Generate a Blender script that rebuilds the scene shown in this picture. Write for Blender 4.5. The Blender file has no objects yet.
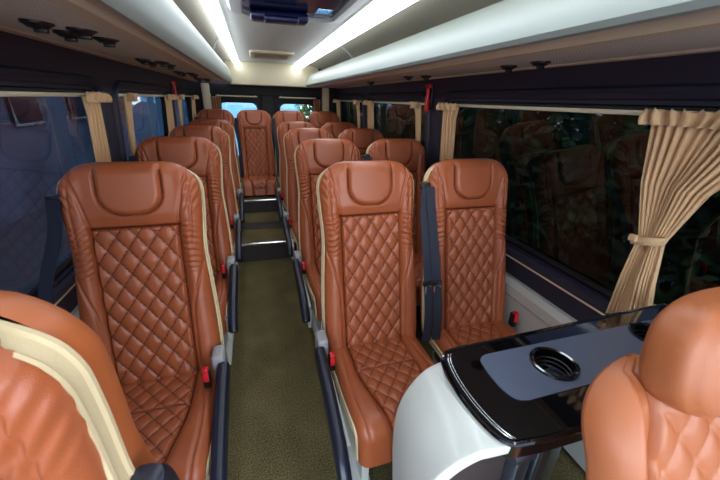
import bpy, bmesh, math, random
import numpy as np
from mathutils import Vector, Matrix
random.seed(7)
SC = bpy.context.scene
COL = SC.collection
H = 1.45            # camera height above the aisle carpet
PI = math.pi

# ------------------------------------------------------------------ helpers
def link(o):
    COL.objects.link(o); return o

def tag(o, label=None, cat=None, group=None, kind=None):
    if label: o['label'] = label
    if cat: o['category'] = cat
    if group: o['group'] = group
    if kind: o['kind'] = kind
    return o

def empty(name, loc, rz=0.0):
    o = bpy.data.objects.new(name, None); link(o)
    o.location = loc; o.rotation_euler = (0, 0, rz); o.empty_display_size = .05
    return o

def finish(me, mat, smooth=True, angle=40):
    if mat is not None: me.materials.append(mat)
    if smooth:
        me.shade_smooth()
        me.set_sharp_from_angle(angle=math.radians(angle))
    me.update()
    return me

def obj(name, me, parent=None, loc=(0, 0, 0), rot=(0, 0, 0)):
    o = bpy.data.objects.new(name, me); link(o)
    o.location = loc; o.rotation_euler = rot
    if parent is not None: o.parent = parent
    return o

def bm_mesh(name, bm, mat, smooth=True, angle=40):
    bmesh.ops.recalc_face_normals(bm, faces=bm.faces[:])
    me = bpy.data.meshes.new(name); bm.to_mesh(me); bm.free()
    return finish(me, mat, smooth, angle)

def raw_mesh(name, V, F, mat, smooth=True, angle=60, recalc=False):
    me = bpy.data.meshes.new(name)
    me.from_pydata([tuple(v) for v in V], [], F)
    me.validate()
    if recalc:
        bm = bmesh.new(); bm.from_mesh(me)
        bmesh.ops.recalc_face_normals(bm, faces=bm.faces[:])
        bm.to_mesh(me); bm.free()
    return finish(me, mat, smooth, angle)

def add_box(bm, c, s, bevel=0.0, seg=2, rot=None):
    r = bmesh.ops.create_cube(bm, size=1.0)
    vs = r['verts']
    M = Matrix.Diagonal((s[0], s[1], s[2], 1))
    if rot is not None: M = rot.to_4x4() @ M
    M = Matrix.Translation(c) @ M
    bmesh.ops.transform(bm, matrix=M, verts=vs)
    if bevel > 0:
        es = list({e for v in vs for e in v.link_edges})
        bmesh.ops.bevel(bm, geom=es, offset=bevel, segments=seg, profile=.5, affect='EDGES')

def box_obj(name, c, s, mat, parent=None, bevel=.004, rot=None, seg=2):
    bm = bmesh.new(); add_box(bm, (0, 0, 0), s, bevel, seg, rot)
    me = bm_mesh(name, bm, mat)
    return obj(name, me, parent, c)

def add_cyl(bm, p0, p1, r0, r1=None, n=20):
    p0, p1 = Vector(p0), Vector(p1)
    d = p1 - p0
    q = Vector((0, 0, 1)).rotation_difference(d)
    M = Matrix.Translation((p0 + p1) / 2) @ q.to_matrix().to_4x4()
    bmesh.ops.create_cone(bm, cap_ends=True, segments=n, radius1=r0, radius2=r0 if r1 is None else r1, depth=d.length, matrix=M)

def tube(bm, pts, r, n=8, closed=False):
    pts = [Vector(p) for p in pts]
    N = len(pts); rings = []
    up = None
    for i, p in enumerate(pts):
        if closed: t = pts[(i + 1) % N] - pts[i - 1]
        else: t = pts[min(i + 1, N - 1)] - pts[max(i - 1, 0)]
        t.normalize()
        if up is None:
            a = Vector((0, 0, 1)) if abs(t.z) < .9 else Vector((1, 0, 0))
            up = (a - t * a.dot(t)).normalized()
        else:
            up = (up - t * up.dot(t)).normalized()
        s = t.cross(up)
        rings.append([bm.verts.new(p + (up * math.cos(2 * PI * k / n) + s * math.sin(2 * PI * k / n)) * r) for k in range(n)])
    for i in range(N if closed else N - 1):
        a, b = rings[i], rings[(i + 1) % N]
        for k in range(n):
            bm.faces.new((a[k], a[(k + 1) % n], b[(k + 1) % n], b[k]))
    if not closed:
        bm.faces.new(rings[0]); bm.faces.new(rings[-1])

def ribbon(bm, pts, side, w, t):
    """flat strap through pts; side = width direction, t = thickness"""
    pts = [Vector(p) for p in pts]; side = Vector(side).normalized(); rings = []
    for i, p in enumerate(pts):
        d = (pts[min(i + 1, len(pts) - 1)] - pts[max(i - 1, 0)]).normalized()
        nn = d.cross(side).normalized()
        rings.append([bm.verts.new(p + side * a * w / 2 + nn * b * t / 2) for a, b in ((-1, -1), (1, -1), (1, 1), (-1, 1))])
    for a, b in zip(rings, rings[1:]):
        for k in range(4):
            bm.faces.new((a[k], a[(k + 1) % 4], b[(k + 1) % 4], b[k]))
    bm.faces.new(rings[0]); bm.faces.new(rings[-1])

def spline(pts, n=8):
    """catmull-rom through pts"""
    P = [Vector(p) for p in pts]; out = []
    for i in range(len(P) - 1):
        p0 = P[max(i - 1, 0)]; p1 = P[i]; p2 = P[i + 1]; p3 = P[min(i + 2, len(P) - 1)]
        for k in range(n):
            t = k / n
            out.append(.5 * ((2 * p1) + (p2 - p0) * t + (2 * p0 - 5 * p1 + 4 * p2 - p3) * t * t + (3 * p1 - p0 - 3 * p2 + p3) * t ** 3))
    out.append(P[-1]); return out

def rrect(x0, x1, y0, y1, r, n=6):
    """rounded rectangle loop, counter-clockwise"""
    out = []
    for cx, cy, a0 in ((x1 - r, y1 - r, 0), (x0 + r, y1 - r, 90), (x0 + r, y0 + r, 180), (x1 - r, y0 + r, 270)):
        for k in range(n + 1):
            a = math.radians(a0 + 90 * k / n)
            out.append((cx + r * math.cos(a), cy + r * math.sin(a)))
    return out

def sst(a, b, x):
    t = np.clip((x - a) / (b - a), 0, 1); return t * t * (3 - 2 * t)

# ------------------------------------------------------------------ materials
def new_mat(name):
    m = bpy.data.materials.new(name); m.use_nodes = True
    nt = m.node_tree; return m, nt, nt.nodes['Principled BSDF']

def S(c):   # sRGB 0-255 -> linear
    return tuple(((v / 255) / 12.92 if v / 255 <= .04045 else ((v / 255 + .055) / 1.055) ** 2.4) for v in c) + (1,)

def mat(name, rgb, rough=.5, metal=0, coat=0, bump=None, var=0.0, varscale=6, spec=.5, sheen=0):
    m, nt, b = new_mat(name)
    c = S(rgb)
    b.inputs['Base Color'].default_value = c
    b.inputs['Roughness'].default_value = rough
    b.inputs['Metallic'].default_value = metal
    b.inputs['Coat Weight'].default_value = coat
    b.inputs['Specular IOR Level'].default_value = spec
    b.inputs['Sheen Weight'].default_value = sheen
    L = nt.links
    if bump or var:
        tc = nt.nodes.new('ShaderNodeTexCoord')
    if var:
        n = nt.nodes.new('ShaderNodeTexNoise'); n.inputs['Scale'].default_value = varscale; n.inputs['Detail'].default_value = 5
        L.new(tc.outputs['Object'], n.inputs['Vector'])
        r = nt.nodes.new('ShaderNodeValToRGB')
        r.color_ramp.elements[0].position = .3; r.color_ramp.elements[1].position = .7
        r.color_ramp.elements[0].color = tuple(v * (1 - var) for v in c[:3]) + (1,)
        r.color_ramp.elements[1].color = tuple(min(1, v * (1 + var)) for v in c[:3]) + (1,)
        L.new(n.outputs['Fac'], r.inputs['Fac']); L.new(r.outputs['Color'], b.inputs['Base Color'])
    if bump:
        kind, scale, strength, dist = bump
        if kind == 'noise':
            t = nt.nodes.new('ShaderNodeTexNoise'); t.inputs['Scale'].default_value = scale; t.inputs['Detail'].default_value = 4; out = t.outputs['Fac']
        else:
            t = nt.nodes.new('ShaderNodeTexVoronoi'); t.inputs['Scale'].default_value = scale; out = t.outputs['Distance']
        L.new(tc.outputs['Object'], t.inputs['Vector'])
        bp = nt.nodes.new('ShaderNodeBump'); bp.inputs['Strength'].default_value = strength; bp.inputs['Distance'].default_value = dist
        L.new(out, bp.inputs['Height']); L.new(bp.outputs['Normal'], b.inputs['Normal'])
    return m

def emit(name, rgb, strength):
    m, nt, b = new_mat(name)
    b.inputs['Base Color'].default_value = S(rgb)
    b.inputs['Emission Color'].default_value = S(rgb)
    b.inputs['Emission Strength'].default_value = strength
    return m

def glass(name, tint, ior=1.45, rough=0.0, gloss=1.0):
    m, nt, b = new_mat(name)
    nt.nodes.remove(b)
    out = nt.nodes['Material Output']
    tr = nt.nodes.new('ShaderNodeBsdfTransparent'); tr.inputs['Color'].default_value = tuple(tint) + (1,)
    gl = nt.nodes.new('ShaderNodeBsdfGlossy'); gl.inputs['Roughness'].default_value = rough
    gl.inputs['Color'].default_value = (gloss, gloss, gloss, 1)
    fr = nt.nodes.new('ShaderNodeFresnel'); fr.inputs['IOR'].default_value = ior
    mx = nt.nodes.new('ShaderNodeMixShader')
    L = nt.links
    ge = nt.nodes.new('ShaderNodeNewGeometry'); fm = nt.nodes.new('ShaderNodeMath'); fm.operation = 'SUBTRACT'; fm.use_clamp = True
    L.new(fr.outputs[0], fm.inputs[0]); L.new(ge.outputs['Backfacing'], fm.inputs[1]); L.new(fm.outputs[0], mx.inputs[0]); L.new(tr.outputs[0], mx.inputs[1]); L.new(gl.outputs[0], mx.inputs[2])
    L.new(mx.outputs[0], out.inputs['Surface'])
    return m

M = {}
M['leather'] = mat('cognac_leather', (160, 84, 49), .38, bump=('voronoi', 420, .10, .002), var=.05, varscale=9)
M['leather_shell'] = mat('smooth_orange_leather', (184, 100, 54), .42, bump=('noise', 500, .08, .001))
M['thread'] = mat('dark_brown_thread', (96, 46, 28), .6)
M['leather_cab'] = mat('tan_cab_leather', (168, 96, 56), .42, bump=('voronoi', 500, .10, .002))
M['welt'] = mat('cream_welt', (205, 186, 146), .6, bump=('noise', 300, .25, .002))
M['plastic_cream'] = mat('cream_plastic', (196, 198, 190), .45)
M['plastic_grey'] = mat('grey_plastic', (150, 150, 150), .4)
M['navy'] = mat('navy_plastic', (24, 28, 42), .32)
M['black'] = mat('black_plastic', (16, 16, 19), .4)
M['red'] = mat('red_plastic', (205, 30, 40), .35)
M['belt'] = mat('navy_webbing', (25, 29, 46), .7, bump=('noise', 900, .3, .001))
M['chrome'] = mat('chrome', (215, 218, 222), .18, metal=1)
M['steel'] = mat('brushed_steel', (150, 165, 185), .3, metal=1)
M['wall'] = mat('dark_navy_trim', (37, 35, 53), .6, bump=('noise', 700, .12, .001))
M['dark'] = mat('dark_lining', (18, 18, 24), .7)
M['ceiling'] = mat('ceiling_fabric', (226, 230, 224), .85, bump=('noise', 160, .2, .002), var=.03, varscale=14)
M['rack'] = mat('pale_grey_rack', (152, 161, 154), .42)
M['rack_in'] = mat('rack_lining', (168, 162, 146), .8)
M['header'] = mat('cream_header', (214, 203, 172), .6)
M['trim'] = mat('beige_trim', (206, 188, 160), .5)
M['rail'] = mat('cream_rail', (214, 202, 172), .4)
M['curtain'] = mat('beige_curtain', (216, 178, 132), .85, sheen=.3, bump=('noise', 500, .15, .001))
M['curtain_br'] = mat('brown_curtain', (150, 104, 76), .85)
M['led'] = emit('led_diffuser', (236, 244, 255), 5.5)
M['gloss_black'] = mat('gloss_black_lacquer', (9, 8, 10), .06, coat=1)
M['inlay'] = mat('slate_grey_inlay', (84, 92, 110), .32)
M['table_white'] = mat('pearl_white_lacquer', (205, 208, 200), .34, coat=.3)
M['hatch_glass'] = mat('blue_hatch_glass', (22, 34, 96), .12)
M['hatch_lens'] = glass('clear_blue_hatch_glass', (.30, .42, .50), 1.35)
M['ground'] = mat('asphalt', (92, 94, 98), .9, var=.2, varscale=4)
M['riser'] = mat('brown_riser', (44, 34, 32), .6)
M['plinth'] = mat('plinth_black', (14, 13, 15), .6)
M['glass_dark'] = glass('dark_tinted_glass', (.115, .12, .14), 1.45)
M['glass_blue'] = glass('blue_tinted_glass', (.20, .215, .24), 1.42)
M['glass_rear'] = glass('light_tinted_glass', (.62, .68, .70), 1.35)
M['hall_wall'] = mat('blue_grey_render', (122, 130, 146), .9, var=.4, varscale=1.2)
M['hall_dark'] = mat('dark_opening', (26, 30, 44), .6)
M['pane_hatch'] = M['hatch_glass']

def carpet_mat():
    m, nt, b = new_mat('olive_carpet')
    tc = nt.nodes.new('ShaderNodeTexCoord'); L = nt.links
    n = nt.nodes.new('ShaderNodeTexNoise'); n.inputs['Scale'].default_value = 160; n.inputs['Detail'].default_value = 6
    n2 = nt.nodes.new('ShaderNodeTexNoise'); n2.inputs['Scale'].default_value = 5
    L.new(tc.outputs['Object'], n.inputs['Vector']); L.new(tc.outputs['Object'], n2.inputs['Vector'])
    mx = nt.nodes.new('ShaderNodeMath'); mx.operation = 'MULTIPLY_ADD'; mx.inputs[1].default_value = .25; L.new(n2.outputs['Fac'], mx.inputs[0]); L.new(n.outputs['Fac'], mx.inputs[2])
    r = nt.nodes.new('ShaderNodeValToRGB')
    r.color_ramp.elements[0].position = .45; r.color_ramp.elements[1].position = .82
    r.color_ramp.elements[0].color = S((62, 54, 34)); r.color_ramp.elements[1].color = S((128, 116, 78))
    L.new(mx.outputs[0], r.inputs['Fac']); L.new(r.outputs['Color'], b.inputs['Base Color'])
    b.inputs['Roughness'].default_value = .95; b.inputs['Specular IOR Level'].default_value = .1
    bp = nt.nodes.new('ShaderNodeBump'); bp.inputs['Strength'].default_value = .6; bp.inputs['Distance'].default_value = .004
    L.new(n.outputs['Fac'], bp.inputs['Height']); L.new(bp.outputs['Normal'], b.inputs['Normal'])
    return m
M['carpet'] = carpet_mat()

def perforated_mat():
    m, nt, b = new_mat('perforated_beige_panel'); L = nt.links
    tc = nt.nodes.new('ShaderNodeTexCoord')
    sep = nt.nodes.new('ShaderNodeSeparateXYZ'); L.new(tc.outputs['Object'], sep.inputs[0])
    def wave(out):
        a = nt.nodes.new('ShaderNodeMath'); a.operation = 'MULTIPLY'; a.inputs[1].default_value = 2 * PI / .012; L.new(out, a.inputs[0])
        s = nt.nodes.new('ShaderNodeMath'); s.operation = 'COSINE'; L.new(a.outputs[0], s.inputs[0]); return s.outputs[0]
    p = nt.nodes.new('ShaderNodeMath'); p.operation = 'ADD'; L.new(wave(sep.outputs[0]), p.inputs[0]); L.new(wave(sep.outputs[1]), p.inputs[1])
    r = nt.nodes.new('ShaderNodeValToRGB'); r.color_ramp.elements[0].position = .45; r.color_ramp.elements[1].position = .62
    r.color_ramp.elements[0].color = S((214, 210, 196)); r.color_ramp.elements[1].color = S((136, 130, 118))
    mm = nt.nodes.new('ShaderNodeMath'); mm.operation = 'MULTIPLY'; mm.inputs[1].default_value = .5; L.new(p.outputs[0], mm.inputs[0])
    L.new(mm.outputs[0], r.inputs['Fac']); L.new(r.outputs['Color'], b.inputs['Base Color'])
    b.inputs['Roughness'].default_value = .75
    return m
M['perf'] = perforated_mat()

def leaf_mat():
    m, nt, b = new_mat('hedge_leaves'); L = nt.links
    g = nt.nodes.new('ShaderNodeObjectInfo')
    tc = nt.nodes.new('ShaderNodeTexCoord'); n = nt.nodes.new('ShaderNodeTexNoise'); n.inputs['Scale'].default_value = 3
    L.new(tc.outputs['Object'], n.inputs['Vector'])
    r = nt.nodes.new('ShaderNodeValToRGB'); r.color_ramp.elements[0].position = .35; r.color_ramp.elements[1].position = .65
    r.color_ramp.elements[0].color = S((52, 84, 40)); r.color_ramp.elements[1].color = S((120, 158, 84))
    L.new(n.outputs['Fac'], r.inputs['Fac']); L.new(r.outputs['Color'], b.inputs['Base Color'])
    b.inputs['Roughness'].default_value = .6
    return m
M['leaf'] = leaf_mat()

# ------------------------------------------------------------------ body shell
CX = .22
def wx(side, z):
    """inner wall x at height z (camera-relative), side -1 left / +1 right"""
    tab = [(-1.45, .97), (-.68, .955), (-.02, .905), (.16, .875), (.30, .80), (.41, .60)]
    if z <= tab[0][0]: h = tab[0][1]
    elif z >= tab[-1][0]: h = tab[-1][1]
    else:
        for (a, ha), (b, hb) in zip(tab, tab[1:]):
            if a <= z <= b: h = ha + (hb - ha) * (z - a) / (b - a); break
    return CX + side * (h + (.07 if side > 0 else .05))
YF, YB = -1.3, 5.3

def st(name, me, parent=None, loc=(0, 0, 0)):
    o = obj(name, me, parent, loc)
    if parent is None: o['kind'] = 'structure'
    return o

# floor
bm = bmesh.new(); add_box(bm, (CX, (YF + 3.07) / 2, -.03), (2.2, 3.07 - YF, .06)); floor = st('floor', bm_mesh('floor', bm, M['carpet'], False))
bm = bmesh.new(); add_box(bm, (CX, (3.07 + 4.03) / 2, .06), (2.1, .96, .24)); st('floor_step', bm_mesh('floor_step', bm, M['carpet'], False))
bm = bmesh.new(); add_box(bm, (CX, (4.03 + YB) / 2, .135), (2.1, YB - 4.03, .39)); st('floor_platform', bm_mesh('floor_platform', bm, M['carpet'], False))
for k, (y, z0, z1) in enumerate(((3.07, 0, .165), (4.03, .18, .318)), 1):
    bm = bmesh.new(); add_box(bm, (CX, y - .004, (z0 + z1) / 2), (2.1, .008, z1 - z0)); st(f'trim_{k}', bm_mesh('trim', bm, M['riser'], False))
    bm = bmesh.new(); add_box(bm, (CX, y + .008, z1 + .006), (2.1, .044, .026), .006); st(f'trim_{k+2}', bm_mesh('trim', bm, M['chrome']))
bm = bmesh.new(); add_box(bm, (CX, 3.55, .182), (1.9, .20, .006), .002); st('trim_5', bm_mesh('trim', bm, M['riser']))

# side walls with window openings; surface coordinates (Y, z)
WIN = {1: [(.30, 2.07), (2.36, 3.66), (3.94, 5.12)], -1: [(.10, 2.08), (2.36, 3.64), (3.90, 5.06)]}
ZW0, ZW1 = -.685, .012
def wall_patch(side, y0, y1, z0, z1, hole=None, r=.07, n=1):
    bm = bmesh.new()
    outer = [(y0, z0), (y1, z0), (y1, z1), (y0, z1)]
    loops = []
    for lp in [outer] + ([rrect(hole[0], hole[1], hole[2], hole[3], r)] if hole else []):
        vs = [bm.verts.new((y, z, 0)) for y, z in lp]
        es = [bm.edges.new((vs[i], vs[(i + 1) % len(vs)])) for i in range(len(vs))]
        loops += es
    bmesh.ops.triangle_fill(bm, use_beauty=True, use_dissolve=False, edges=loops)
    return bm

for side, nm in ((-1, 'left'), (1, 'right')):
    bmw = bmesh.new()
    ys = [YF if side > 0 else -.15]
    for (a, b) in WIN[side]: ys.append(None)
    # cells around each window
    cells = []
    W = WIN[side]; cuts = [(W[0][1] + W[1][0]) / 2, (W[1][1] + W[2][0]) / 2]
    ystart = -.15 if side < 0 else -.5
    bounds = [(ystart, cuts[0]), (cuts[0], cuts[1]), (cuts[1], YB)]
    def emit_patch(b2):
        for f in b2.faces:
            vs = [bmw.verts.new((wx(side, v.co.y), v.co.x, v.co.y + H)) for v in f.verts]
            bmw.faces.new(vs)
        b2.free()
    for (y0, y1), (a, b) in zip(bounds, W):
        emit_patch(wall_patch(side, y0, y1, -.72, .04, (a, b, ZW0, ZW1)))
        # reveal of the opening
        lp = rrect(a, b, ZW0, ZW1, .07)
        for i in range(len(lp)):
            p, q = lp[i], lp[(i + 1) % len(lp)]
            vs = [bmw.verts.new((wx(side, z) + side * dx, y, z + H)) for (y, z, dx) in ((p[0], p[1], 0), (q[0], q[1], 0), (q[0], q[1], .05), (p[0], p[1], .05))]
            bmw.faces.new(vs)
    for z0, z1 in ((-1.45, -.72), (.04, .16), (.16, .30), (.30, .41)):
        vs = [bmw.verts.new((wx(side, z), y, z + H)) for y, z in ((ystart, z0), (YB, z0), (YB, z1), (ystart, z1))]
        bmw.faces.new(vs)
    bmesh.ops.remove_doubles(bmw, verts=bmw.verts[:], dist=.0005)
    st(f'wall_{nm}', bm_mesh('wall', bmw, M['wall'], True, 30))
    # windows: padded surround, rubber frame and tinted pane
    for k, (a, b) in enumerate(W):
        idx = k + 1 + (3 if side > 0 else 0)
        bm = bmesh.new()
        lp = rrect(a - .045, b + .045, ZW0 - .03, ZW1 + .035, .10, 8)
        pts = [(wx(side, z) - side * .004, y, z + H) for y, z in lp]
        tube(bm, pts, .022, 8, True)
        w_ = st(f'window_{idx}', bm_mesh('window', bm, M['wall']))
        bm = bmesh.new()
        lp = rrect(a + .012, b - .012, ZW0 + .012, ZW1 - .012, .065, 8)
        tube(bm, [(wx(side, z) + side * .03, y, z + H) for y, z in lp], .014, 8, True)
        obj('window_frame', bm_mesh('window_frame', bm, M['black']), w_)
        bm = bmesh.new()
        lp = rrect(a, b, ZW0, ZW1, .07, 6)
        fr = [bm.verts.new((wx(side, z) + side * .040, y, z + H)) for y, z in lp]
        bk = [bm.verts.new((wx(side, z) + side * .046, y, z + H)) for y, z in lp]
        bm.faces.new(fr); bm.faces.new(bk)
        for i in range(len(fr)): bm.faces.new((fr[i], fr[(i + 1) % len(fr)], bk[(i + 1) % len(fr)], bk[i]))
        obj('pane', bm_mesh('pane', bm, M['glass_blue'] if side < 0 else M['glass_dark'], False), w_)

# ceiling: flat field plus the coves above the racks
def framed_slab(bm, x0, x1, y0, y1, hx0, hx1, hy0, hy1, z, t):
    '''flat slab with one rectangular opening'''
    for a, b, c_, d_ in ((x0, x1, y0, hy0), (x0, x1, hy1, y1), (x0, hx0, hy0, hy1), (hx1, x1, hy0, hy1)):
        add_box(bm, ((a + b) / 2, (c_ + d_) / 2, z), (b - a, d_ - c_, t))
bm = bmesh.new(); framed_slab(bm, -.135, .585, YF, YB, .345, .425, 1.92, 2.08, H + .43, .03); st('ceiling', bm_mesh('ceiling', bm, M['ceiling'], False))
# coves (lining of the rack openings)
for side, nm, prof in ((1, 'right', [(.55, .428), (.80, .40), (1.0, .345), (1.10, .25), (1.12, .17)]),
                       (-1, 'left', [(-.11, .428), (-.30, .40), (-.48, .34), (-.61, .25), (-.64, .17)])):
    V = []; F = []
    for (x, z) in prof: V += [(x, YF, z + H), (x, 5.02, z + H)]
    for i in range(len(prof) - 1): F.append((2 * i, 2 * i + 1, 2 * i + 3, 2 * i + 2))
    st(f'ceiling_cove_{nm}', raw_mesh('cove', V, F, M['rack_in'], True))

# rear wall with two door windows
bm = bmesh.new()
outer = [(-.85, 0), (1.32, 0), (1.32, H + .43), (-.85, H + .43)]
loops = []
RW = [(-.44, .06, H - .80, H - .075), (.37, .86, H - .80, H - .075)]
for lp in [outer] + [rrect(*r_, .09, 6) for r_ in RW]:
    vs = [bm.verts.new((x, YB, z)) for x, z in lp]
    loops += [bm.edges.new((vs[i], vs[(i + 1) % len(vs)])) for i in range(len(vs))]
bmesh.ops.triangle_fill(bm, use_beauty=True, edges=loops)
for r_ in RW:
    lp = rrect(*r_, .09, 6)
    for i in range(len(lp)):
        p, q = lp[i], lp[(i + 1) % len(lp)]
        bm.faces.new([bm.verts.new(c) for c in ((p[0], YB, p[1]), (q[0], YB, q[1]), (q[0], YB + .05, q[1]), (p[0], YB + .05, p[1]))])
bmesh.ops.remove_doubles(bm, verts=bm.verts[:], dist=.0005)
st('wall_back', bm_mesh('wall_back', bm, M['dark'], True, 30))
for k, r_ in enumerate(RW, 7):
    bm = bmesh.new(); tube(bm, [(x, YB - .003, z) for x, z in rrect(r_[0] - .012, r_[1] + .012, r_[2] - .012, r_[3] + .012, .095, 6)], .016, 8, True)
    w_ = st(f'window_{k}', bm_mesh('window', bm, M['black']))
    bm = bmesh.new()
    fr = [bm.verts.new((x, YB + .036, z)) for x, z in rrect(*r_, .09, 6)]; bk = [bm.verts.new((x, YB + .042, z)) for x, z in rrect(*r_, .09, 6)]
    bm.faces.new(fr); bm.faces.new(bk)
    for i in range(len(fr)): bm.faces.new((fr[i], fr[(i + 1) % len(fr)], bk[(i + 1) % len(fr)], bk[i]))
    obj('pane', bm_mesh('pane', bm, M['glass_rear'], False), w_)
bm = bmesh.new(); add_box(bm, (.205, YB - .03, H - .36), (.17, .06, .98), .015); st('trim_6', bm_mesh('trim', bm, M['dark']))
bm = bmesh.new(); add_box(bm, (.225, YB - .05, H + .085), (1.7, .10, .13), .02); st('trim_7', bm_mesh('trim', bm, M['dark']))
# cream header box over the rear doors
bm = bmesh.new(); add_box(bm, (.30, 5.15, H + .278), (1.19, .30, .268), .012); st('trim_8', bm_mesh('trim', bm, M['header']))
for k, x in enumerate((-.575, 1.015), 9):
    bm = bmesh.new(); add_box(bm, (x, 5.22, H - .25), (.10, .10, .80), .02); st(f'trim_{k}', bm_mesh('trim', bm, M['trim']))
# cream heating duct ledge along the right wall, sill strips below the windows
bm = bmesh.new()
pr = [(1.27, -.84), (1.225, -.84), (1.200, -.865), (1.200, -.915), (1.215, -.93), (1.215, -1.42), (1.27, -1.42)]
V = []; F = []
for (x, z) in pr: V += [(x, -.5, z + H), (x, 4.0, z + H)]
n = len(pr)
for i in range(n): F.append((2 * i, 2 * i + 1, 2 * ((i + 1) % n) + 1, 2 * ((i + 1) % n)))
F += [tuple(range(0, 2 * n, 2)), tuple(range(1, 2 * n, 2))]
bm.free(); st('trim_11', raw_mesh('trim', V, F, M['plastic_cream'], True, 35, True))
V = [(-v[0] + 2 * CX + .02, v[1], v[2]) for v in V]
st('trim_12', raw_mesh('trim', V, F, M['plastic_cream'], True, 35, True))

# ------------------------------------------------------------------ curtain rails and curtains
def rail(side, y0, y1, z, label, r=.0075, group=None):
    bm = bmesh.new(); x = wx(side, z) - side * .012
    add_box(bm, (x, (y0 + y1) / 2, z + H), (.012, y1 - y0, .016), .004)
    for y in (y0 + .03, (y0 + y1) / 2, y1 - .03):
        add_box(bm, (x + side * .004, y, z + H), (.014, .02, .012), .003)
    tag(obj('curtain_rail', bm_mesh('curtain_rail', bm, M['rail'])), label, 'curtain rail', group)
WN = {(1, 0): 'large front window on the right', (1, 1): 'middle window on the right', (1, 2): 'rearmost window on the right',
      (-1, 0): 'large front window on the left', (-1, 1): 'middle window on the left', (-1, 2): 'rearmost window on the left'}
for side in (1, -1):
    for k, (a, b) in enumerate(WIN[side]):
        rail(side, a - .06 if k == 0 else a, b, -.012, f'thin cream curtain rail along the top of the {WN[side, k]}')
    rail(side, WIN[side][0][0] - .06, WIN[side][0][1], -.735, f'cream rail below the glass of the {WN[side, 0]}')

def curtain_mesh(fn_edges, ztop, zbot, xoff, pleats, amp, mat_, side, nv=40, nu=None, seed=0):
    rnd = random.Random(seed)
    nu = nu or pleats * 10
    ph = [rnd.uniform(-.6, .6) for _ in range(pleats + 2)]
    V = []; F = []
    for j in range(nv + 1):
        v = j / nv; z = ztop + (zbot - ztop) * v
        ya, yb = fn_edges(v)
        a = amp(v)
        for i in range(nu + 1):
            t = i / nu
            tt = t * pleats; k = int(min(tt, pleats - 1e-6)); f = tt - k
            wob = ph[k] * (1 - f) + ph[k + 1] * f
            y = ya + (yb - ya) * (t + .25 / pleats * math.sin(2 * PI * tt + wob) * .5)
            x = wx(side, z) - side * (xoff + a * (1 + math.sin(2 * PI * tt + wob * 1.5)) * (.8 + .3 * math.sin(7.1 * k + 3 * v)))
            zz = z - (.012 * abs(math.sin(PI * tt)) if j == 0 else 0)
            V.append((x, y, zz + H))
    for j in range(nv):
        for i in range(nu):
            p = j * (nu + 1) + i
            F.append((p, p + 1, p + nu + 2, p + nu + 1))
    return raw_mesh('curtain', V, F, mat_, True, 180)

def lerp_tab(tab, v):
    for (a, va), (b, vb) in zip(tab, tab[1:]):
        if v <= b:
            t = (v - a) / (b - a) if b > a else 0; t = t * t * (3 - 2 * t) if False else t
            return va + (vb - va) * t
    return tab[-1][1]

def curtain(side, tabA, tabB, label, pleats, amps, ztop=-.008, zbot=-.70, tie=None, seed=0, group=None, m='curtain'):
    me = curtain_mesh(lambda v: (lerp_tab(tabA, v), lerp_tab(tabB, v)), ztop, zbot, (.026 if tie is None else .030), pleats, lambda v: lerp_tab(amps, v), M[m], side, seed=seed)
    o = obj('curtain', me)
    md = o.modifiers.new('thickness', 'SOLIDIFY'); md.thickness = .0025
    tag(o, label, 'curtain', group)
    # gathered heading with small scallops on the rail
    ya, yb = lerp_tab(tabA, 0), lerp_tab(tabB, 0)
    me = curtain_mesh(lambda v: (ya + (.010 if ya > yb else -.010), yb), ztop + .012, ztop - .035, .046, max(4, int(pleats * .8)), lambda v: .016 + .010 * v, M[m], side, 8, seed=seed + 5)
    h = obj('heading', me, o); md = h.modifiers.new('thickness', 'SOLIDIFY'); md.thickness = .0025
    if tie is not None:
        v = tie; z = ztop + (zbot - ztop) * v; a, b = lerp_tab(tabA, v), lerp_tab(tabB, v)
        bm = bmesh.new()
        c = Vector((wx(side, z) - side * .056, (a + b) / 2, z + H)); ry = abs(a - b) / 2 + .008
        pts = [(c.x + side * .030 * math.cos(t), c.y + ry * math.sin(t), c.z - .012 * math.sin(t)) for t in np.linspace(0, 2 * PI, 24, endpoint=False)]
        ribs = []
        for t, p in zip(np.linspace(0, 2 * PI, 24, endpoint=False), pts):
            ribs.append([bm.verts.new((p[0], p[1], p[2] + dz)) for dz in (-.013, .013)])
        for i in range(24):
            a_, b_ = ribs[i], ribs[(i + 1) % 24]; bm.faces.new((a_[0], b_[0], b_[1], a_[1]))
        t_ = obj('tieback', bm_mesh('tieback', bm, M[m]), o)
        md = t_.modifiers.new('thickness', 'SOLIDIFY'); md.thickness = .004
        bm = bmesh.new(); add_box(bm, (c.x - side * .032, max(a, b) - .012, c.z + .002), (.014, .026, .024), .006); obj('knot', bm_mesh('knot', bm, M[m]), t_)
    return o

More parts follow.
